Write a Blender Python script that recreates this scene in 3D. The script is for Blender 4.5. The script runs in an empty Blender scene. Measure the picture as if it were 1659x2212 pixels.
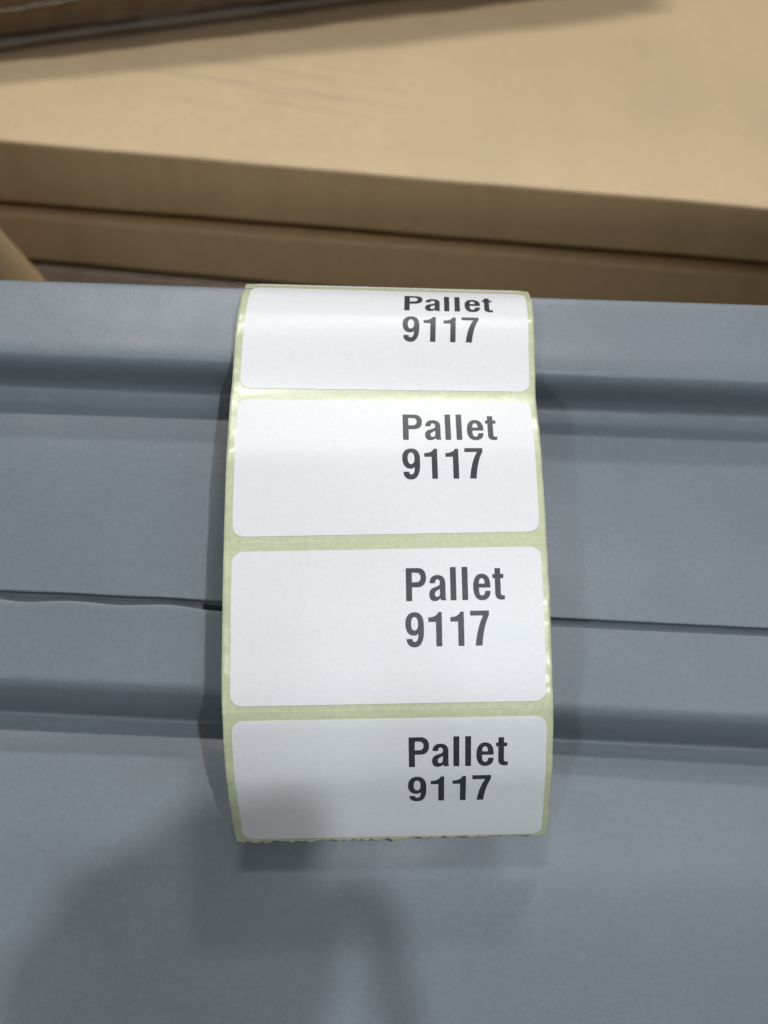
import bpy, bmesh, math, random
import numpy as np
from mathutils import Vector, Matrix
random.seed(4); rng = np.random.default_rng(4)
R = math.radians
S = bpy.context.scene
col = S.collection

# ------------------------------------------------------------------ camera
F, CX, CY = 2400.0, 829.5, 1106.0            # focal length and centre in photo units (1659 wide)
PITCH, ROLL = R(47), R(2.4)
CAM = np.array([0.0, 0.0, 0.56])
X0 = np.array([1.0, 0, 0]); U0 = np.array([0, math.sin(PITCH), math.cos(PITCH)])
FW = np.array([0, math.cos(PITCH), -math.sin(PITCH)])
RT = math.cos(ROLL)*X0 + math.sin(ROLL)*U0
UP = -math.sin(ROLL)*X0 + math.cos(ROLL)*U0

def cw(p):
    """millimetres in the photographer's frame (right, down, away) to world metres"""
    return CAM + (p[0]*RT - p[1]*UP + p[2]*FW)/1000.0
def ray(px, py): return (px-CX)/F*RT - (py-CY)/F*UP + FW
def on_z(px, py, z):
    d = ray(px, py); return CAM + d*((z-CAM[2])/d[2])
def at_depth(px, py, Z): return CAM + ray(px, py)*Z

cam_data = bpy.data.cameras.new('camera'); cam = bpy.data.objects.new('camera', cam_data); col.objects.link(cam)
M = Matrix.Identity(4)
for i in range(3): M[i][0], M[i][1], M[i][2], M[i][3] = RT[i], UP[i], -FW[i], CAM[i]
cam.matrix_world = M
cam_data.sensor_fit = 'HORIZONTAL'; cam_data.sensor_width = 36.0; cam_data.lens = 36*F/1659
cam_data.clip_start = 0.005; cam_data.clip_end = 100
cam_data.dof.use_dof = True; cam_data.dof.focus_distance = 0.219; cam_data.dof.aperture_fstop = 27
S.camera = cam
S.render.resolution_x, S.render.resolution_y = 768, 1024

# ------------------------------------------------------------------ light
W = bpy.data.worlds.new('World'); S.world = W; W.use_nodes = True
W.node_tree.nodes['Background'].inputs[0].default_value = (1.0, 0.98, 0.96, 1)
W.node_tree.nodes['Background'].inputs[1].default_value = 0.135
S.view_settings.view_transform = 'Standard'; S.view_settings.look = 'None'
S.view_settings.exposure = 0.0; S.view_settings.gamma = 1.0

def area_lamp(name, pos, target, power, sx, sy, color):
    L = bpy.data.lights.new(name, 'AREA'); L.shape = 'RECTANGLE'; L.size = sx; L.size_y = sy
    L.energy = power; L.color = color
    o = bpy.data.objects.new(name, L); col.objects.link(o); o.location = pos
    o.rotation_euler = (Vector(target)-Vector(pos)).to_track_quat('-Z', 'Y').to_euler()
    return o
TGT = cw((0, 0, 225))
def polar(az, el, r):        # az: 0 = straight behind the boxes, + to the right
    return Vector(TGT) + Vector((math.sin(az)*math.cos(el), math.cos(az)*math.cos(el), math.sin(el)))*r
def spot_lamp(name, pos, target, power, radius, angle, blend, color):
    L = bpy.data.lights.new(name, 'SPOT'); L.shadow_soft_size = radius; L.spot_size = angle; L.spot_blend = blend
    L.energy = power; L.color = color
    o = bpy.data.objects.new(name, L); col.objects.link(o); o.location = pos
    o.rotation_euler = (Vector(target)-Vector(pos)).to_track_quat('-Z', 'Y').to_euler()
    return o
def view_dir(x, y, z, d): return Vector(TGT + (x*RT + y*UP + z*FW)*d)
area_lamp('ceiling_lamp', polar(R(14), R(59), 8.0), TGT, 225, 0.9, 0.25, (1.0, 0.97, 0.93))
area_lamp('ceiling_lamp', polar(R(-14), R(75), 8.0), TGT, 205, 0.9, 0.25, (1.0, 0.97, 0.93))
BT = cw((0, 20, 225))  # the four spots are added close by, coned to keep light off the boxes
spot_lamp('added_spot', view_dir(0.30, 0.235, -1, 0.95), BT, 15, 0.0125, R(34), .9, (0.92, 0.97, 1.0))
spot_lamp('added_spot', view_dir(0.31, 0.0, -1, 0.95), BT, 3, 0.03, R(34), .9, (0.92, 0.97, 1.0))
spot_lamp('added_spot', view_dir(0.62, 0.12, -1, 0.95), BT, 1.5, 0.03, R(34), .9, (0.92, 0.97, 1.0))
spot_lamp('added_spot', view_dir(-0.42, -0.28, -1, 0.95), BT, 7, 0.03, R(34), .9, (0.92, 0.97, 1.0))

# ------------------------------------------------------------------ helpers
def tag(o, label=None, cat=None, group=None, kind=None):
    for k, v in (('label', label), ('category', cat), ('group', group), ('kind', kind)):
        if v: o[k] = v
    return o
def empty(name, loc):
    o = bpy.data.objects.new(name, None); col.objects.link(o); o.location = loc; o.empty_display_size = 0.02
    return o
def mesh_obj(name, verts, faces, mat, parent=None, smooth=True, uv=None):
    me = bpy.data.meshes.new(name)
    off = np.array(parent.location) if parent is not None and parent.type == 'EMPTY' else np.zeros(3)
    if parent is not None and parent.get('_off') is not None: off = np.array(parent['_off'])
    v = np.asarray(verts, float) - off
    me.from_pydata(v.tolist(), [], faces); me.update()
    if smooth: me.polygons.foreach_set('use_smooth', [True]*len(me.polygons))
    if uv is not None:
        l = me.uv_layers.new(name='UVMap'); li = np.empty(len(me.loops), int); me.loops.foreach_get('vertex_index', li)
        l.data.foreach_set('uv', np.asarray(uv, float)[li].ravel())
    me.materials.append(mat)
    o = bpy.data.objects.new(name, me); col.objects.link(o)
    if parent is not None: o.parent = parent
    return o
def grid_faces(nu, nv, flip=False):
    f = []
    for j in range(nv-1):
        for i in range(nu-1):
            a = j*nu+i; q = (a, a+1, a+nu+1, a+nu); f.append(q[::-1] if flip else q)
    return f

class NT:
    """small node-tree writer"""
    def __init__(s, name):
        s.m = bpy.data.materials.new(name); s.m.use_nodes = True; s.t = s.m.node_tree; s.t.nodes.clear()
        s.out = s.n('ShaderNodeOutputMaterial'); s.b = s.n('ShaderNodeBsdfPrincipled'); s.l(s.b.outputs[0], s.out.inputs[0])
    def n(s, t, **k):
        o = s.t.nodes.new(t)
        for a, v in k.items():
            if a in o.inputs: o.inputs[a].default_value = v
            else: setattr(o, a, v)
        return o
    def l(s, a, b): s.t.links.new(a, b)
    def coord(s, kind='Object', scale=(1, 1, 1)):
        c = s.n('ShaderNodeTexCoord'); mp = s.n('ShaderNodeMapping'); mp.inputs['Scale'].default_value = scale
        s.l(c.outputs[kind], mp.inputs[0]); return mp.outputs[0]
    def noise(s, v, scale, detail=3, rough=.5):
        o = s.n('ShaderNodeTexNoise'); o.inputs['Scale'].default_value = scale; o.inputs['Detail'].default_value = detail
        o.inputs['Roughness'].default_value = rough; s.l(v, o.inputs['Vector']); return o.outputs[0]
    def ramp(s, f, *stops):
        o = s.n('ShaderNodeValToRGB'); e = o.color_ramp.elements
        while len(e) < len(stops): e.new(.5)
        for k, (p, c) in zip(e, stops): k.position = p; k.color = c if len(c) == 4 else (*c, 1)
        s.l(f, o.inputs[0]); return o.outputs[0]
    def mix(s, f, a, b, mode='MIX'):
        o = s.n('ShaderNodeMix', data_type='RGBA', blend_type=mode)
        for k, i in ((f, 0), (a, 6), (b, 7)):
            if isinstance(k, (int, float)): o.inputs[i].default_value = k
            elif isinstance(k, tuple): o.inputs[i].default_value = (*k[:3], 1)
            else: s.l(k, o.inputs[i])
        return o.outputs[2]
    def math(s, op, a, b=0.0):
        o = s.n('ShaderNodeMath', operation=op)
        for k, i in ((a, 0), (b, 1)):
            if isinstance(k, (int, float)): o.inputs[i].default_value = k
            else: s.l(k, o.inputs[i])
        return o.outputs[0]
    def bump(s, h, strength, dist, normal=None):
        o = s.n('ShaderNodeBump'); o.inputs['Strength'].default_value = strength; o.inputs['Distance'].default_value = dist
        s.l(h, o.inputs['Height'])
        if normal is not None: s.l(normal, o.inputs['Normal'])
        return o.outputs[0]
    def set(s, **k):
        for a, v in k.items():
            i = s.b.inputs[a.replace('_', ' ')]
            if isinstance(v, bpy.types.NodeSocket): s.l(v, i)
            else: i.default_value = (*v, 1) if isinstance(v, tuple) and len(v) == 3 else v

# ------------------------------------------------------------------ materials
SMUDGE = tuple(float(v) for v in (at_depth(1290, 870, .240)-np.array([-0.0, 0, 0])))
def plastic():
    t = NT('grey_moulded_plastic'); v = t.coord()
    big = t.noise(v, 14, 4, .6); c = t.ramp(big, (.3, (.143, .169, .197)), (.7, (.163, .191, .221)))
    d1 = t.noise(t.coord(scale=(1, 1, 1)), 23, 6, .65)
    dirt = t.ramp(d1, (.60, (0, 0, 0)), (.74, (1, 1, 1)))
    c = t.mix(t.math('MULTIPLY', dirt, .28), c, (.095, .085, .088))
    dv = t.n('ShaderNodeVectorMath', operation='DISTANCE'); t.l(v, dv.inputs[0]); dv.inputs[1].default_value = SMUDGE
    near = t.ramp(t.math('MULTIPLY', dv.outputs['Value'], 22.0), (.25, (1, 1, 1)), (.9, (0, 0, 0)))
    sm1 = t.ramp(t.noise(t.coord(scale=(1, 2.2, 2.2)), 60, 6, .7), (.42, (0, 0, 0)), (.66, (1, 1, 1)))
    c = t.mix(t.math('MULTIPLY', t.math('MULTIPLY', near, sm1), .42), c, (.075, .066, .066))
    dust = t.ramp(t.noise(v, 330, 2, .5), (.70, (0, 0, 0)), (.76, (1, 1, 1)))
    c = t.mix(t.math('MULTIPLY', dust, .10), c, (.34, .35, .36))
    sc = t.n('ShaderNodeMapping'); sc.inputs['Scale'].default_value = (14, 260, 200); sc.inputs['Rotation'].default_value = (0, .2, .5); t.l(v, sc.inputs[0])
    scr = t.ramp(t.noise(sc.outputs[0], 1, 3, .5), (.72, (0, 0, 0)), (.76, (1, 1, 1)))
    c = t.mix(t.math('MULTIPLY', scr, .14), c, (.33, .34, .36))
    spk = t.ramp(t.noise(v, 900, 2, .5), (.35, (.96, .96, .96)), (.65, (1.04, 1.04, 1.04)))
    c = t.mix(1.0, c, spk, 'MULTIPLY')
    grain = t.n('ShaderNodeTexVoronoi', feature='SMOOTH_F1'); grain.inputs['Scale'].default_value = 1700
    t.l(v, grain.inputs['Vector'])
    nb = t.bump(grain.outputs[0], .15, .00018)
    nb = t.bump(t.noise(v, 3000, 2), .10, .0002, nb)
    nb = t.bump(t.noise(v, 45, 2), .10, .001, nb)
    t.set(Base_Color=c, Roughness=t.ramp(t.noise(v, 30, 4, .6), (.3, (.40, .40, .40)), (.7, (.56, .56, .56))), Normal=nb, Specular_IOR_Level=.45)
    return t.m
def kraft(name, base, seed, flute=.1, dark_lines=None):
    t = NT(name); v = t.coord('Object'); v0 = v
    mp = t.n('ShaderNodeMapping'); mp.inputs['Location'].default_value = (seed*3.1, seed*1.7, 0); t.l(v, mp.inputs[0]); v = mp.outputs[0]
    k = lambda s: tuple(x*s for x in base)
    c = t.ramp(t.noise(v, 9, 4, .6), (.3, k(.93)), (.7, k(1.05)))
    fib = t.n('ShaderNodeMapping'); fib.inputs['Scale'].default_value = (220, 900, 900); t.l(v, fib.inputs[0])
    fc = t.ramp(t.noise(fib.outputs[0], 1, 4, .6), (.35, (.94, .93, .91)), (.7, (1.05, 1.05, 1.06)))
    c = t.mix(1.0, c, fc, 'MULTIPLY')
    fl = t.n('ShaderNodeMapping'); fl.inputs['Scale'].default_value = (95, 3, 9); t.l(v, fl.inputs[0])
    fln = t.noise(fl.outputs[0], 1, 3, .6)
    c = t.mix(1.0, c, t.ramp(fln, (.3, (1-flute, 1-flute, 1-flute*1.1)), (.7, (1+flute*.6, 1+flute*.6, 1+flute*.6))), 'MULTIPLY')
    if dark_lines:  # thin darker lines inside an oval patch of the board
        cen, e1, e2 = dark_lines
        d = t.n('ShaderNodeVectorMath', operation='SUBTRACT'); t.l(v0, d.inputs[0]); d.inputs[1].default_value = cen
        def dot(e, k):
            o = t.n('ShaderNodeVectorMath', operation='DOT_PRODUCT'); t.l(d.outputs[0], o.inputs[0]); o.inputs[1].default_value = tuple(x*k for x in e); return o.outputs['Value']
        cb = t.n('ShaderNodeCombineXYZ'); t.l(dot(e1, 7), cb.inputs[0]); t.l(dot(e2, 105), cb.inputs[1])
        ln = t.ramp(t.noise(cb.outputs[0], 1, 3, .55), (.50, (0, 0, 0)), (.60, (1, 1, 1)), (.66, (0, 0, 0)))
        ce = t.n('ShaderNodeCombineXYZ'); t.l(dot(e1, 10.0), ce.inputs[0]); t.l(dot(e2, 24), ce.inputs[1])
        le = t.n('ShaderNodeVectorMath', operation='LENGTH'); t.l(ce.outputs[0], le.inputs[0])
        mk = t.ramp(le.outputs['Value'], (.45, (1, 1, 1)), (1.0, (0, 0, 0)))
        c = t.mix(t.math('MULTIPLY', t.math('MULTIPLY', ln, mk), .20), c, (.20, .18, .16))
    sk = t.ramp(t.noise(v, 160, 1, .5), (.80, (1, 1, 1)), (.83, (.6, .55, .5)))
    c = t.mix(1.0, c, sk, 'MULTIPLY')
    nb = t.bump(fln, flute*2.2, .002)
    nb = t.bump(t.noise(v, 1500, 3), .12, .0003, nb)
    t.set(Base_Color=c, Roughness=.6, Normal=nb, Specular_IOR_Level=.5)
    return t.m
def paper():
    t = NT('white_label_paper'); v = t.coord()
    c = t.ramp(t.noise(v, 1200, 3), (.3, (.70, .715, .74)), (.7, (.735, .75, .775)))
    t.set(Base_Color=c, Roughness=.4, Normal=t.bump(t.noise(v, 500, 2), .05, .0003), Specular_IOR_Level=.3)
    return t.m
def ink():
    t = NT('dark_grey_print'); v = t.coord()
    c = t.ramp(t.noise(v, 700, 3), (.3, (.030, .031, .042)), (.7, (.042, .043, .056)))
    t.set(Base_Color=c, Roughness=.42, Specular_IOR_Level=.3)
    return t.m
def liner():
    t = NT('green_glassine_liner'); v = t.coord()
    c = t.ramp(t.noise(v, 900, 4, .6), (.3, (.47, .515, .335)), (.7, (.555, .60, .41)))
    uv = t.n('ShaderNodeUVMap'); sp = t.n('ShaderNodeSeparateXYZ'); t.l(uv.outputs[0], sp.inputs[0])
    # perforation: one dashed line in each gap, every 33 mm along v (uv is in millimetres)
    ph = t.math('ABSOLUTE', t.math('SUBTRACT', t.math('MODULO', t.math('ADD', sp.outputs[1], 133.0), 33.0), 32.1))
    line = t.math('LESS_THAN', ph, .16)
    dash = t.math('GREATER_THAN', t.math('FRACT', t.math('MULTIPLY', sp.outputs[0], .62)), .35)
    pf = t.math('MULTIPLY', line, dash)
    c = t.mix(t.math('MULTIPLY', pf, .22), c, (.82, .85, .68))
    nb = t.bump(t.noise(v, 170, 3, .55), .22, .0006)
    nb = t.bump(pf, .5, .0002, nb)
    t.set(Base_Color=c, Roughness=.3, Normal=nb, Specular_IOR_Level=.5, Coat_Weight=.2, Coat_Roughness=.1)
    return t.m
def film():
    t = NT('clear_stretch_film'); v = t.coord()
    tr = t.n('ShaderNodeBsdfTransparent'); tr.inputs[0].default_value = (.86, .85, .84, 1)
    gl = t.n('ShaderNodeBsdfGlossy'); gl.inputs[0].default_value = (.55, .55, .55, 1); gl.inputs['Roughness'].default_value = .3
    st = t.n('ShaderNodeMapping'); st.inputs['Scale'].default_value = (10, 10, 160); t.l(v, st.inputs[0])
    nb = t.bump(t.noise(st.outputs[0], 1, 4, .6), .35, .003); t.l(nb, gl.inputs['Normal'])
    fr = t.n('ShaderNodeFresnel'); fr.inputs[0].default_value = 1.45; t.l(nb, fr.inputs['Normal'])
    mx = t.n('ShaderNodeMixShader'); t.l(fr.outputs[0], mx.inputs[0]); t.l(tr.outputs[0], mx.inputs[1]); t.l(gl.outputs[0], mx.inputs[2])
    t.t.nodes.remove(t.b); t.l(mx.outputs[0], t.out.inputs[0])
    return t.m
def plain(name, c, rough, spec=.5):
    t = NT(name); v = t.coord()
    k = t.ramp(t.noise(v, 40, 3), (.3, tuple(x*.92 for x in c)), (.7, tuple(min(1, x*1.06) for x in c)))
    t.set(Base_Color=k, Roughness=rough, Specular_IOR_Level=spec); return t.m
M_PLASTIC = plastic(); M_PAPER = paper(); M_INK = ink(); M_LINER = liner(); M_FILM = film()
BOARD = (.68, .51, .315); M_KRAFT_SHADED = kraft('kraft_board_shaded', (.50, .345, .175), 3, .07); M_KRAFT2 = kraft('kraft_board_brown', (.48, .325, .165), 1, .06)  # top box's front: same board as its top, shade put into browner colour
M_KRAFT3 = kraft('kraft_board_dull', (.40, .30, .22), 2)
M_BLACK = plain('black_phone_shell', (.02, .02, .022), .3)
M_FLOOR = plain('concrete_floor', (.20, .20, .19), .8)

# ------------------------------------------------------------------ grey ribbed panel
SK = 0.085                                   # the panel turns a little away to the right
def pz(px, Z0): return Z0/(1 - SK*(px-CX)/F)
def pp(px, yl, yr, Z0):
    y = yl + (yr-yl)*px/1659.0
    return at_depth(px, y, pz(px, Z0)/1000.0)
# profile down the panel: (photo row at the left edge, at the right edge, distance in mm)
def pchip(x, y, q):
    """smooth curve through the knots without overshoot"""
    x = np.array(x, float); y = np.array(y, float); h = np.diff(x); d = np.diff(y)/h; m = np.zeros(len(x))
    m[0], m[-1] = d[0], d[-1]
    for k in range(1, len(x)-1):
        if d[k-1]*d[k] > 0: m[k] = (h[k-1]+h[k]+h[k-1]*2+h[k]*2-h[k-1]-h[k]-h[k-1]-h[k]+h[k-1]+h[k])/((2*h[k]+h[k-1])/d[k-1]+(h[k]+2*h[k-1])/d[k])*1.5
    i = np.clip(np.searchsorted(x, q)-1, 0, len(h)-1); t = (q-x[i])/h[i]
    return (2*t**3-3*t**2+1)*y[i]+(t**3-2*t**2+t)*h[i]*m[i]+(-2*t**3+3*t**2)*y[i+1]+(t**3-t**2)*h[i]*m[i+1]
prof = []                                    # (row at the left edge, row at the right edge, distance in mm, share of the lip's wave)
tilt_x = [609, 760, 824, 905, 1273, 1470, 1534, 1600, 2212, 2700]; tilt_y = [55, 66, 66, 64, 84, 86, 82, 78, 78, 80]
dr = lambda yl: float(np.interp(yl, tilt_x, tilt_y))
UPA = [(609, 242.6), (690, 238.2), (738, 235.5), (758, 235.0), (774, 235.6), (789, 237.3), (804, 239.9), (820, 242.6), (838, 244.2), (864, 243.8), (892, 242.5), (940, 240.7), (1100, 236.6), (1273, 232.8)]
ux, uz = zip(*UPA)
for yl in np.concatenate([np.arange(609, 740, 12), np.arange(740, 960, 4), np.arange(960, 1262, 18), [1264, 1270, 1273]]):
    prof.append((yl, yl+dr(yl), float(pchip(ux, uz, np.array([yl]))[0]), .3 if yl > 1270 else 0))
prof += [(1274.6, 1358.6, 233.3, .3), (1275.2, 1359.2, 235.0, .3), (1286, 1370, 235.3, .6), (1316, 1400, 234.9, 1), (1308, 1392, 234.2, 1), (1293.5, 1377.5, 233.1, 1),
         (1291, 1375, 232.7, 1), (1291.6, 1375.6, 232.3, 1), (1294.5, 1378.5, 232.1, 1), (1306, 1390, 231.9, .8)]
LOA = [(1318, 231.7), (1436, 229.65), (1460, 229.3), (1478, 229.75), (1495, 231.2), (1511, 233.4), (1526, 236.2), (1537, 237.9), (1552, 237.3), (1600, 234.9), (1700, 231.3), (1830, 227.6), (2212, 223.5), (2700, 218.5)]
ux, uz = zip(*LOA)
for yl in np.concatenate([np.arange(1318, 1440, 15), np.arange(1440, 1640, 4), np.arange(1640, 2701, 40)]):
    prof.append((yl, yl+dr(yl), float(pchip(ux, uz, np.array([yl]))[0]), .6 if yl == 1318 else .3 if yl < 1340 else 0))
xs = np.linspace(-2000, 3700, 820)
def lip_wave(px):
    w = max(0.0, min(1.0, (620-px)/200.0))
    return w*(3.6*math.sin(px/36.0+.6)+2.6*math.sin(px/61.0))+1.0*math.sin(px/160)
V = []
rows = []
for j, (yl, yr, z, wv) in enumerate(prof):
    row = []
    for px in xs:
        dy = lip_wave(px)*wv if wv else 0
        row.append(pp(px, yl+dy, yr+dy, z + .2*math.sin(px/310+j*.05)))
    rows.append(row)
# the rim rolls over and drops straight down behind
back = []
r_dir = np.array(rows[0][0])-np.array(rows[2][0]); r_dir /= np.linalg.norm(r_dir)
rad = .0016
n0 = np.cross(np.array(rows[0][-1])-np.array(rows[0][0]), r_dir); n0 /= np.linalg.norm(n0)
if n0[2] < 0: n0 = -n0
for k in range(1, 7):
    a = k/6*R(118); back.append([np.array(p) + rad*(math.sin(a)*r_dir - (1-math.cos(a))*n0) for p in rows[0]])
end_dir = math.cos(R(118))*r_dir - math.sin(R(118))*n0
for dist in (.01, .05, .20, .42): back.append([np.array(p)+end_dir*dist for p in back[5]])
ZFLOOR = 0.1744
allrows = back[::-1]+rows
# closing skirt in front, down to the floor
last = np.array(allrows[-1])
allrows.append([np.array([p[0], p[1]-.004, p[2]-.004]) for p in last]); allrows.append([np.array([p[0], p[1]-.005, ZFLOOR]) for p in last])
Vp = np.array(allrows).reshape(-1, 3)
Vp[:, 2] = np.maximum(Vp[:, 2], ZFLOOR)
nx = len(xs); ny = len(allrows)
fc = grid_faces(nx, ny)
fc.append([j*nx for j in range(ny)]); fc.append([j*nx+nx-1 for j in range(ny)][::-1])
bpos = (float(Vp[:, 0].mean()), float(Vp[:, 1].mean()), ZFLOOR)
pan = empty('plastic_bin', bpos)
tag(pan, 'blue grey moulded plastic bin side with two raised ribs and a wavy lipped seam', 'plastic bin')
po = mesh_obj('ribbed_wall', Vp, fc, M_PLASTIC, pan)

# ------------------------------------------------------------------ label strip
AB = np.array([[[-29.1, -48.74, 241.57], [-28.84, -47.13, 238.26], [-28.72, -43.14, 233.55], [-28.72, -41.51, 232.05], [-28.97, -35.89, 229.15], [-29.28, -25.17, 226.3], [-29.63, -22.85, 224.74], [-29.46, -19.77, 222.62], [-29.25, -14.29, 219.5], [-29.18, -12.32, 218.38], [-29.11, -6.17, 216.09], [-29.14, 4.82, 213.13], [-29.11, 7.67, 212.29], [-29.02, 11.33, 211.31], [-28.91, 17.5, 209.98], [-28.87, 19.71, 209.5], [-28.79, 25.97, 208.37], [-28.76, 36.38, 207.29], [-28.55, 39.17, 207.55], [-28.53, 42.86, 208.36], [-28.36, 48.85, 210.31], [-28.28, 51.06, 211.26], [-28.17, 56.45, 214.65], [-28.0, 65.07, 221.26]], [[31.56, -48.18, 246.99], [31.19, -46.63, 243.8], [30.73, -42.73, 239.25], [30.61, -41.15, 237.87], [30.41, -35.61, 235.03], [30.23, -25.02, 232.17], [30.45, -22.7, 230.6], [30.36, -19.74, 228.48], [30.3, -14.49, 225.35], [30.27, -12.61, 224.24], [30.36, -6.7, 221.86], [30.66, 3.84, 218.71], [30.75, 6.76, 217.8], [30.76, 10.51, 216.78], [30.82, 16.82, 215.42], [30.84, 19.09, 214.91], [30.92, 25.49, 213.73], [31.18, 36.14, 212.57], [31.21, 39.07, 212.79], [31.27, 42.84, 213.56], [31.34, 48.94, 215.46], [31.38, 51.18, 216.39], [31.59, 56.63, 219.7], [32.04, 65.34, 226.23]]], float)
S_KN = np.array([li*33+v for li in range(4) for v in (0, 3.85, 10.2, 12.6, 19.05, 30)])
# smooth the measured edges a little, keep their positions
def smooth_curve(P, it=2):
    P = P.copy()
    for _ in range(it):
        Q = P.copy()
        for i in range(1, len(P)-1):
            a = (S_KN[i]-S_KN[i-1])/(S_KN[i+1]-S_KN[i-1]); t = P[i-1]*(1-a)+P[i+1]*a
            Q[i, 2] = P[i, 2]*.6+t[2]*.4
        P = Q
    return P
mid = smooth_curve((AB[0]+AB[1])/2); half = (AB[1]-AB[0])/2
sm = lambda a: np.array([np.interp(S_KN, S_KN[[0, 5, 11, 12, 17, 18, 23]], a[[0, 5, 11, 12, 17, 18, 23]])])[0]
half = np.stack([half[:, 0], sm(half[:, 1]), sm(half[:, 2])], 1)
half *= (30.0/np.linalg.norm(half, axis=1))[:, None]
# continue past the top: over the rim, then hanging down behind
ks, km, kh = list(S_KN), list(mid), list(half)
p = mid[0].copy(); s = 0.0; ang = 62.0; add = []
while s > -46:
    s -= .5
    ang = 62+ (min(-s, 3.2)/3.2)*5 if s > -3.2 else 67 + min(1, (-s-3.2)/5.0)*69
    p = p + np.array([0, -math.cos(R(ang)), math.sin(R(ang))])*.5
    if abs(s*1 - round(s)) < 1e-6: add.append((s, p.copy()))
for s, q in add: ks.insert(0, s); km.insert(0, q); kh.insert(0, half[0])
# and a little past the end
t = mid[-1]-mid[-2]; t /= np.linalg.norm(t)
ks.append(132.5); km.append(mid[-1]+t*3.4+np.array([0, -.15, .3])); kh.append(half[-1])
ks = np.array(ks); km = np.array(km); kh = np.array(kh)
def spline(x, y):
    """natural cubic spline through the knots"""
    n = len(x); h = np.diff(x); A = np.eye(n); b = np.zeros((n, y.shape[1]))
    for i in range(1, n-1):
        A[i, i-1], A[i, i], A[i, i+1] = h[i-1], 2*(h[i-1]+h[i]), h[i]
        b[i] = 6*((y[i+1]-y[i])/h[i]-(y[i]-y[i-1])/h[i-1])
    m = np.linalg.solve(A, b)
    def f(q):
        q = np.atleast_1d(q); i = np.clip(np.searchsorted(x, q)-1, 0, n-2); hh = h[i][:, None]
        a = (x[i+1]-q)[:, None]; c = (q-x[i])[:, None]
        return m[i]*a**3/(6*hh)+m[i+1]*c**3/(6*hh)+(y[i]/hh-m[i]*hh/6)*a+(y[i+1]/hh-m[i+1]*hh/6)*c
    return f
f_mid = spline(ks, km)
f_half = lambda q: np.stack([np.interp(np.atleast_1d(q), ks, kh[:, k]) for k in range(3)], 1)
def strip_at(u, v, off=0.0):
    """u: mm from the strip's middle line, v: mm along it; off: mm above the liner"""
    u = np.asarray(u, float); v = np.asarray(v, float)
    m = f_mid(v); hd = f_half(v)/30.0
    dv = f_mid(v+.25)-f_mid(v-.25); nrm = np.cross(hd, dv); nrm /= np.linalg.norm(nrm, axis=1)[:, None]
    nrm *= np.where((nrm @ np.array([0, 0, -1.0])) < 0, 1, 1)[:, None]
    edge = np.clip((np.abs(u)-30.05)/1.4, 0, 1)
    cock = edge*(.10*np.sin(v*.9+u*.2)+.12*np.sin(v*.37+np.sign(u)*2.1)+.05*np.sin(v*2.3))
    P = m + hd*u[:, None] + nrm*(np.asarray(off, float)+cock)[:, None]
    return CAM + (P[:, :1]*RT - P[:, 1:2]*UP + P[:, 2:]*FW)/1000.0
# which way does the normal point: towards the photographer wanted
_t = strip_at([0, 0], [80, 80], np.array([0, 1.0])); SGN = 1.0 if np.linalg.norm(_t[1]-CAM) < np.linalg.norm(_t[0]-CAM) else -1.0

spos = strip_at([0], [0])[0]
strip = empty('label_strip', spos)
tag(strip, 'strip of white pallet labels on pale green backing, draped over the grey bin rim', 'label strip')
# backing paper with a torn perforated end
us = np.concatenate([np.linspace(-31.6, -27, 10), np.linspace(-26.4, 26.4, 89), np.linspace(27, 31.3, 9)])
vs = np.concatenate([np.arange(-46, 128.5, .6), np.linspace(128.6, 130.9, 8)])
UU, VV = np.meshgrid(us, vs)
def torn(u):
    x = (u+31.6)/1.9; i = int(math.floor(x)); fr = x-i
    rr = random.Random(i*7+3); d = rr.uniform(.35, 1.1)
    return .7 + (1.35 if u < 2 else .8)*(d*(fr if rr.random() < .7 else 1-fr)) - (.35 if u > 2 else 0)
tr = np.array([torn(u) for u in us])
last = vs[-1]
VV2 = np.where(VV > 128.5, 128.5+(VV-128.5)/(last-128.5)*(.6+tr[None, :]*1.0), VV)
def strip_mesh(name, U, Vv, faces, off, mat, parent, thick=0.0, uvw=True):
    P = strip_at(U, Vv, np.full(len(U), off*SGN))
    return mesh_obj(name, P, faces, mat, parent, uv=np.stack([U, Vv], 1))
lin = strip_mesh('backing_paper', UU.ravel(), VV2.ravel(), grid_faces(len(us), len(vs)), 0.0, M_LINER, strip)
sm_ = lin.modifiers.new('thickness', 'SOLIDIFY'); sm_.thickness = .00006; sm_.offset = 0

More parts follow.
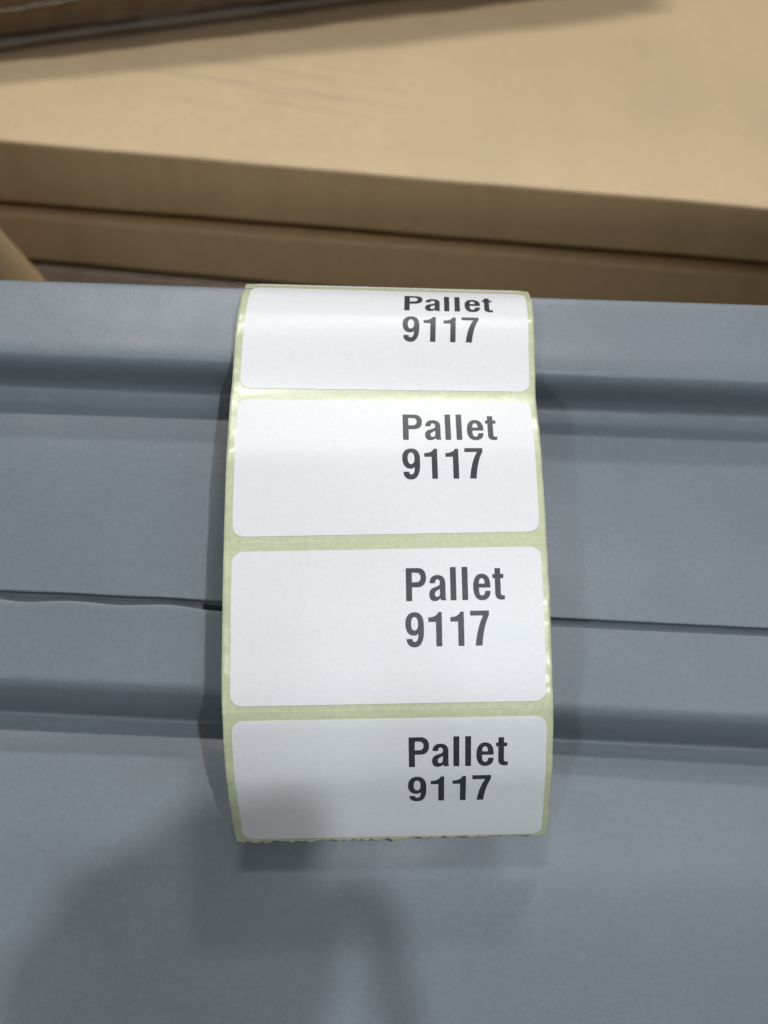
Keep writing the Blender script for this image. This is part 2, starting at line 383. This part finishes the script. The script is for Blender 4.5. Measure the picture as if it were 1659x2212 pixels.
def fill_shape(contours, cut):
    """flat filled outline (list of closed 2D contours, mm) cut into cells so that it can bend"""
    cu = bpy.data.curves.new('outline', 'CURVE'); cu.dimensions = '2D'; cu.fill_mode = 'BOTH'
    for c in contours:
        sp = cu.splines.new('POLY'); sp.points.add(len(c)-1); sp.use_cyclic_u = True
        sp.points.foreach_set('co', np.array([(x, y, 0, 1) for x, y in c], float).ravel())
    o = bpy.data.objects.new('outline', cu); col.objects.link(o)
    me = bpy.data.meshes.new_from_object(o.evaluated_get(bpy.context.evaluated_depsgraph_get()))
    bm = bmesh.new(); bm.from_mesh(me); bpy.data.objects.remove(o); bpy.data.curves.remove(cu); bpy.data.meshes.remove(me)
    bmesh.ops.remove_doubles(bm, verts=bm.verts, dist=1e-4)
    ys = [v.co.y for v in bm.verts]; xs_ = [v.co.x for v in bm.verts]
    for k in np.arange(math.floor(min(ys)/cut)*cut, max(ys), cut):
        bmesh.ops.bisect_plane(bm, geom=bm.verts[:]+bm.edges[:]+bm.faces[:], plane_co=(0, k, 0), plane_no=(0, 1, 0), dist=1e-5)
    for k in np.arange(math.floor(min(xs_)/(cut*4))*cut*4, max(xs_), cut*4):
        bmesh.ops.bisect_plane(bm, geom=bm.verts[:]+bm.edges[:]+bm.faces[:], plane_co=(k, 0, 0), plane_no=(1, 0, 0), dist=1e-5)
    bmesh.ops.dissolve_degenerate(bm, dist=1e-4, edges=bm.edges[:])
    for f in bm.faces:
        f.normal_update()
        if f.normal.z < 0: f.normal_flip()
    bm.verts.ensure_lookup_table()
    P = np.array([v.co[:2] for v in bm.verts]); Fc = [[v.index for v in f.verts] for f in bm.faces]
    edges = [(e.verts[0].index, e.verts[1].index) for e in bm.edges if len(e.link_faces) == 1]
    bm.free(); return P, Fc, edges

def quarter(p0, p1, horiz, n=9, e=2.25):
    """superellipse quarter from p0 to p1, leaving p0 horizontally or vertically"""
    out = []
    for k in range(1, n+1):
        t = k/n*math.pi/2; a = math.sin(t)**(2/e); b = 1-math.cos(t)**(2/e)
        fx, fy = (a, b) if horiz else (b, a)
        out.append((p0[0]+(p1[0]-p0[0])*fx, p0[1]+(p1[1]-p0[1])*fy))
    return out
def path(*cmds):
    pts = []
    for c in cmds:
        if c[0] in 'HV': pts += quarter(pts[-1], c[1], c[0] == 'H')
        elif c[0] == 'Q':
            p0 = pts[-1]
            for k in range(1, 9):
                t = k/8; pts.append(tuple((1-t)**2*p0[i]+2*t*(1-t)*c[1][i]+t*t*c[2][i] for i in (0, 1)))
        else: pts.append(c[1])
    return pts
L = lambda x, y: ('L', (x, y)); Hq = lambda x, y: ('H', (x, y)); Vq = lambda x, y: ('V', (x, y))
Qd = lambda a, b, c, d: ('Q', (a, b), (c, d))
def rect(x0, y0, x1, y1): return path(L(x0, y0), L(x1, y0), L(x1, y1), L(x0, y1))
one = lambda dx: path(L(283+dx, 0), L(340+dx, 0), L(340+dx, 325), L(306+dx, 325), Qd(290+dx, 275, 210+dx, 273), L(210+dx, 230), L(283+dx, 230))
WORD = [path(L(0, 0), L(58, 0), L(58, 132), L(112, 132), Hq(195, 224), Vq(112, 315), L(0, 315)),
        path(L(58, 180), L(58, 270), L(100, 270), Hq(142, 225), Vq(100, 180)),
        path(L(386, 2), Qd(380, 12, 380, 40), L(380, 165), Vq(304, 245), Hq(227, 168), L(281, 168), Vq(303, 204), Hq(326, 176), L(326, 158), Qd(322, 145, 285, 133), Qd(222, 118, 222, 62), Vq(272, -4), Qd(310, -4, 328, 22), L(335, 2)),
        path(L(326, 112), L(326, 74), Vq(298, 38), Hq(277, 68), Qd(278, 92, 326, 112)),
        rect(427, 0, 484, 318), rect(540, 0, 597, 318),
        path(L(815, 118), L(815, 142), Vq(731, 250), Hq(648, 124), Vq(731, -4), Hq(815, 86), L(762, 86), Vq(732, 42), Hq(704, 96), L(704, 118)),
        path(L(704, 156), Vq(732, 208), Hq(760, 156)),
        path(L(860, 300), L(915, 300), L(915, 245), L(945, 245), L(945, 205), L(915, 205), L(915, 62), Vq(938, 41), L(953, 43), L(953, 2), L(925, -2), Hq(860, 58), L(860, 205), L(838, 205), L(838, 245), L(860, 245))]
NUM = [path(L(0, 74), Vq(80, -5), Hq(167, 150), L(167, 205), Vq(80, 328), Hq(-10, 215), Vq(72, 104), Qd(98, 104, 112, 124), L(112, 112), Vq(80, 46), Hq(56, 74)),
       path(L(45, 215), Vq(78, 280), Hq(111, 215), Vq(78, 152), Hq(45, 215)),
       one(0), one(212),
       path(L(613, 332), L(795, 332), L(795, 288), Qd(738, 175, 725, 0), L(660, 0), Qd(676, 170, 738, 284), L(613, 284))]
K_MM = 6.35/315
def place_text(cs, x0, ybase): return [[(x0+x*K_MM, ybase-y*K_MM) for x, y in c] for c in cs]
wordP = fill_shape(place_text(WORD, 33.3-30, 10.2), .8)
numP = fill_shape(place_text(NUM, 33.25-30, 19.05), .8)
def rrect(w, h, r):
    p = []
    for cx, cy, a0 in ((w/2-r, r, -90), (w/2-r, h-r, 0), (-w/2+r, h-r, 90), (-w/2+r, r, 180)):
        for k in range(9):
            a = R(a0+k*90/8); p.append((cx+r*math.cos(a), cy+r*math.sin(a)))
    return p
labP = fill_shape([rrect(60, 30, 2.2)], .75)
def add_label(v0, text=True):
    P, Fc, Ed = labP; n = len(P)
    P2 = np.concatenate([P, P]); off = np.concatenate([np.full(n, .11), np.full(n, .02)])
    pos = strip_at(P2[:, 0], P2[:, 1]+v0, off*SGN)
    faces = [list(f) for f in Fc]+[[a, b, b+n, a+n] for a, b in Ed]
    o = mesh_obj('label', pos, faces, M_PAPER, strip)
    for k in range(len(Fc), len(faces)): o.data.polygons[k].use_smooth = False
    o.data.set_sharp_from_angle(angle=R(40))
    o['_off'] = list(spos)
    if text:
        for nm, (Q, Fq, _) in (('printed_word', wordP), ('printed_number', numP)):
            pos = strip_at(Q[:, 0], Q[:, 1]+v0, np.full(len(Q), .135*SGN))
            mesh_obj(nm, pos, Fq, M_INK, o, smooth=False)
    return o
add_label(-33, False)
for k, lab in enumerate(('label curving over the rim at the top of the strip', 'second label from the top of the strip',
                         'third label from the top, bowed out nearest', 'lowest label, curling in above the torn end')):
    o = add_label(33*k); o['label'] = lab

# ------------------------------------------------------------------ cardboard boxes behind
D1 = 0.52
e0 = at_depth(829.5, 377, D1); ZT = float(e0[2])
def smooth01(a): return a*a*(3-2*a)
def wobble_box(name, a, b, depth, z0, z1, mat, parent, r=.0024, amp=.0003, top=1.0, rise=0.0, s0=0.0, s1=0.0):
    """box with soft edges; a-b is its front top edge in plan, z0..z1 its height"""
    a = np.array(a[:2]); b = np.array(b[:2]); ex = (b-a)/np.linalg.norm(b-a); ey = np.array([-ex[1], ex[0]])
    if ey[1] < 0: ey = -ey
    w = np.linalg.norm(b-a); n = 60
    ring = []
    for (y, z) in ((0, z0+r), (0, z1-r)): ring.append((y, z))
    cor = [(r-r*math.cos(R(t)), z1-r+r*math.sin(R(t))) for t in (22, 45, 68)]
    ring += cor+[(r, z1), (depth*.33, z1), (depth*.66, z1), (depth-r, z1), (depth, z1-r), (depth, z0+r), (depth-r, z0), (r, z0)]
    ring += [(r-r*math.cos(R(t)), z0+r-r*math.sin(R(t))) for t in (68, 45, 22)]
    m = len(ring); V = []
    for i in range(n+1):
        t = w*i/n; q = a+ex*t
        wob = amp*(math.sin(t*31+z0*90)+.6*math.sin(t*77+1+z0*40)); wz = top*amp*.8*math.sin(t*23+z1*120)
        for (y, z) in ring:
            g = q+ey*(y+(wob if y < r*1.5 else 0)); V.append((g[0], g[1], z+(wz if z > z1-r*1.2 and y < depth*.3 else 0)+(rise*smooth01(t/w) if z > (z0+z1)/2 else 0)+(t/w-.5)*(s1 if z > (z0+z1)/2 else s0)))
    Fc = []
    for i in range(n):
        for k in range(m):
            k2 = (k+1) % m; Fc.append((i*m+k, i*m+k2, (i+1)*m+k2, (i+1)*m+k))
    Fc.append(list(range(m))[::-1]); Fc.append([n*m+k for k in range(m)])
    return mesh_obj(name, V, Fc, mat, parent)
def box_line(yl, yr, z):
    p, q = on_z(0, yl, z), on_z(1659, yr, z); d = q-p
    return p-d*.55, q+d*.45
a1, b1 = box_line(303, 449, ZT)
def depth_plane_z(px, py, a, b):
    """height where the photo ray meets the vertical plane through a, b"""
    d = ray(px, py); e = b-a; n = np.array([-e[1], e[0], 0]); t = np.dot(a-CAM, n)/np.dot(d, n); return float((CAM+d*t)[2])
zb1 = depth_plane_z(830, 504, a1, b1); H = ZT-zb1
zt2 = depth_plane_z(830, 527, a1, b1); zb2 = depth_plane_z(830, 630, a1, b1)
zt3 = zb2-.0065
SL = 2*((depth_plane_z(1659, 585, a1, b1)-depth_plane_z(0, 451, a1, b1)))   # the seam is not quite level
SL3 = 2*((depth_plane_z(1659, 722, a1, b1)-depth_plane_z(0, 572, a1, b1)))
print('seam slopes', SL, SL3)
FLOOR = ZFLOOR
print('box heights', ZT, zb1, zt2, zb2, 'floor', FLOOR)
def box(a, b, depth, z0, z1, mat, label, name='cardboard_box', front=None, s0=0.0, s1=0.0):
    c = (np.array(a)+np.array(b))/2
    t = empty(name, (float(c[0]), float(c[1]), z0)); tag(t, label, 'cardboard box')
    o = wobble_box('carton', a, b, depth, z0, z1, mat, t, s0=s0, s1=s1)
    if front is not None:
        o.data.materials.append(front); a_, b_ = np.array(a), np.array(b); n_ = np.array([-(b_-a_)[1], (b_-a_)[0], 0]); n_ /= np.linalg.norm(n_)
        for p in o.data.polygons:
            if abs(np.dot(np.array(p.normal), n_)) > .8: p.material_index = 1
    return t
g0, g1 = on_z(330, 145, ZT), on_z(760, 205, ZT); g = (g1-g0)/np.linalg.norm(g1-g0); cb1 = (a1+b1)/2
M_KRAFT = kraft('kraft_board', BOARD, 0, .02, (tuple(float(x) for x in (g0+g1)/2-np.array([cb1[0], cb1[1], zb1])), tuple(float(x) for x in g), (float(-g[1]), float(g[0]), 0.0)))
box(a1, b1, .55, zb1, ZT, M_KRAFT, 'flat tan cardboard box on top of the stack, wide lit top face', front=M_KRAFT_SHADED, s0=SL)
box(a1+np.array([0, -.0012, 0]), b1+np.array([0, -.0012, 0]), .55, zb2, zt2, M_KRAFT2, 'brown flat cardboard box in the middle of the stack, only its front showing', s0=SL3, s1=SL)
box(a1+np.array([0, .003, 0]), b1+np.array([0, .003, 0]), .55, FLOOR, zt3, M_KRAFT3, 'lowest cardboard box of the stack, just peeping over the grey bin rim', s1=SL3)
# rear box wrapped in stretch film, standing on the top box
p0, p1 = np.array([-.42, .503, ZT]), np.array([.17, .750, ZT])
RH = 0.080; RISE = .085
rb = empty('wrapped_box', tuple(float(x) for x in (p0+p1)/2)); tag(rb, 'film wrapped brown cardboard box standing at the back on the top box', 'cardboard box')
wobble_box('carton', p0, p1, .3, ZT+.0035, ZT+RH, kraft('kraft_board_rear', (.66, .46, .27), 5, .05), rb, amp=.0012, top=2.0, rise=RISE)
rb['_off'] = list(rb.location)
ex = (p1-p0)/np.linalg.norm(p1-p0); ey = np.array([-ex[1], ex[0], 0]); wl = float(np.linalg.norm(p1-p0))
FV = []; prof_f = [(-.0115, .0007), (-.0085, .0030), (-.0058, .0060), (-.0042, .012), (-.0035, .022), (-.003, .036), (-.003, .050), (-.002, RH+.001), (.004, RH+.0035), (.03, RH+.004), (.12, RH+.0035)]
nfx = 220
for y, z in prof_f:
    for k in range(nfx):
        tt = wl*k/(nfx-1); wv = math.sin(tt*61+z*90)+.7*math.sin(tt*143+z*55+2)+.5*math.sin(tt*310-z*200)
        g = p0+ex*tt+ey*(y+.0011*wv*(1 if y < 0 else .3)); FV.append((g[0], g[1], ZT+max(.0005, z+.0009*math.sin(tt*47+y*300)*(1 if z > .003 else 0)+(.0012*wv if z > RH else 0))+RISE*smooth01(k/(nfx-1))*min(1, z/RH)))
mesh_obj('stretch_film', FV, grid_faces(nfx, len(prof_f)), M_FILM, rb)
fl = mesh_obj('floor', [(-1.5, -1.5, FLOOR-.002), (1.5, -1.5, FLOOR-.002), (1.5, 2.5, FLOOR-.002), (-1.5, 2.5, FLOOR-.002)], [(0, 1, 2, 3)], M_FLOOR, smooth=False)
tag(fl, kind='structure')
def tube(name, pts, rad, mat, parent, n=8):
    pts = np.array(pts); V = []
    for i, p in enumerate(pts):
        t_ = pts[min(i+1, len(pts)-1)]-pts[max(i-1, 0)]; t_ /= np.linalg.norm(t_)
        u_ = np.cross(t_, [0, 0, 1.0]); u_ /= np.linalg.norm(u_); w_ = np.cross(u_, t_)
        rr = rad(i) if callable(rad) else rad
        for k in range(n): a = 2*math.pi*k/n; V.append(p+rr*(math.cos(a)*u_+math.sin(a)*w_))
    Fc = [[i*n+k, i*n+(k+1) % n, (i+1)*n+(k+1) % n, (i+1)*n+k] for i in range(len(pts)-1) for k in range(n)]
    Fc += [list(range(n))[::-1], [(len(pts)-1)*n+k for k in range(n)]]
    return mesh_obj(name, V, Fc, mat, parent)
M_HEM = plain('gathered_film', (.25, .22, .18), .35)
tube('film_hem', [p0+ex*t_+ey*(-.0095+.0012*math.sin(t_*23))+np.array([0, 0, .0044+.0004*math.sin(t_*31)]) for t_ in np.linspace(0, wl, 160)],
     lambda i: .0026+.0005*math.sin(i*.17)+.0003*math.sin(i*.6), M_HEM, rb)
def on_face(px, py, off):
    q0 = p0+ey*off; d = ray(px, py); t_ = np.dot(q0-CAM, ey)/np.dot(d, ey); return CAM+d*t_
tube('film_fold', [on_face(-60+230*k/20.0, 34-38*k/20.0+1.5*math.sin(k*.9), -.007) for k in range(21)], lambda i: .0007+.0002*math.sin(i*1.7), plain('folded_film_edge', (.62, .62, .58), .16), rb)
# bent cardboard edge protector leaning at the left
ep = empty('edge_protector', tuple(float(v) for v in at_depth(60, 640, .44))); tag(ep, 'folded cardboard edge strip leaning at the left, in front of the stacked boxes', 'edge protector')
EV = []
def on_y(px, py, y): d = ray(px, py); return CAM + d*((y-CAM[1])/d[1])
for t_ in np.linspace(-2.0, 3.2, 40):
    w_ = .6*math.sin(t_*3)
    ax, ay = 95*t_+w_, 500+107*t_
    EV += [on_y(ax, ay, .450), on_y(ax-5, ay+1.5, .4485), on_y(ax-66, ay+5, .441), on_y(ax-70, ay+10, .441), on_y(ax-150, ay+60, .452)]
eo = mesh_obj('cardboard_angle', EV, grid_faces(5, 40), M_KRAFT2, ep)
em = eo.modifiers.new('thickness', 'SOLIDIFY'); em.thickness = .0018; em.offset = 0

# ------------------------------------------------------------------ the photographer's hand, beside and behind the lens
def skin_body(name, chains, mat, parent, levels=2):
    """chains of (x, y, z, radius) in mm; each chain may start at an earlier vertex, given by its index"""
    V, E, Rd = [], [], []
    for start, pts in chains:
        prev = start
        for x, y, z, r in pts:
            V.append(cw((x, y, z))); Rd.append(r/1000); k = len(V)-1
            if prev is not None: E.append((prev, k))
            prev = k
    off = np.array(parent.location)
    me = bpy.data.meshes.new(name); me.from_pydata((np.array(V)-off).tolist(), E, []); me.materials.append(mat)
    o = bpy.data.objects.new(name, me); col.objects.link(o); o.parent = parent
    o.modifiers.new('skin', 'SKIN'); sub = o.modifiers.new('smooth', 'SUBSURF'); sub.levels = sub.render_levels = levels
    for k, r in enumerate(Rd):
        d = me.skin_vertices[0].data[k]; d.radius = (r, r); d.use_root = (k == 0)
    return o
per = empty('person', tuple(float(v) for v in cw((48, 120, -30))))
tag(per, 'hand in a dark sleeve raised beside the camera, fingers curled', 'person')
M_SKIN = plain('skin', (.45, .28, .20), .5); M_SLEEVE = plain('navy_sleeve_cloth', (.03, .035, .05), .85, .2)
skin_body('hand', [
    (None, [(42, 68, -34, 19), (41, 46, -32, 20), (41, 25, -30, 20)]),
    (2, [(54, 6, -28, 9.5), (56, -7, -24, 9.5), (55, -8, -12, 8.5), (53, 0, -9, 7.5)]),
    (2, [(46, 4, -28, 10), (45.5, -6.5, -24, 9.5), (45.5, -7, -11, 8.5), (45, 2, -8.5, 7.5)]),
    (2, [(37, 9, -28, 10), (35, 0, -24, 9.5), (35, 0, -12, 8.5), (36, 10, -9, 7)]),
    (2, [(28, 18, -28, 10), (25, 9.5, -25, 9.5), (25, 10, -14, 8), (27, 20, -10, 6.5)]),
    (1, [(57, 22, -27, 7), (66, 0, -20, 5), (71, 2, -16, 4), (74, 20, -15, 3.6), (79, 42, -15, 3.4)]),  # thin unseen outer chain, shaped to cast a narrow streak of shadow
], M_SKIN, per)
skin_body('sleeve', [(None, [(37, 62, -34, 24), (36, 75, -35, 25), (30, 130, -45, 32), (26, 210, -60, 40)])], M_SLEEVE, per)
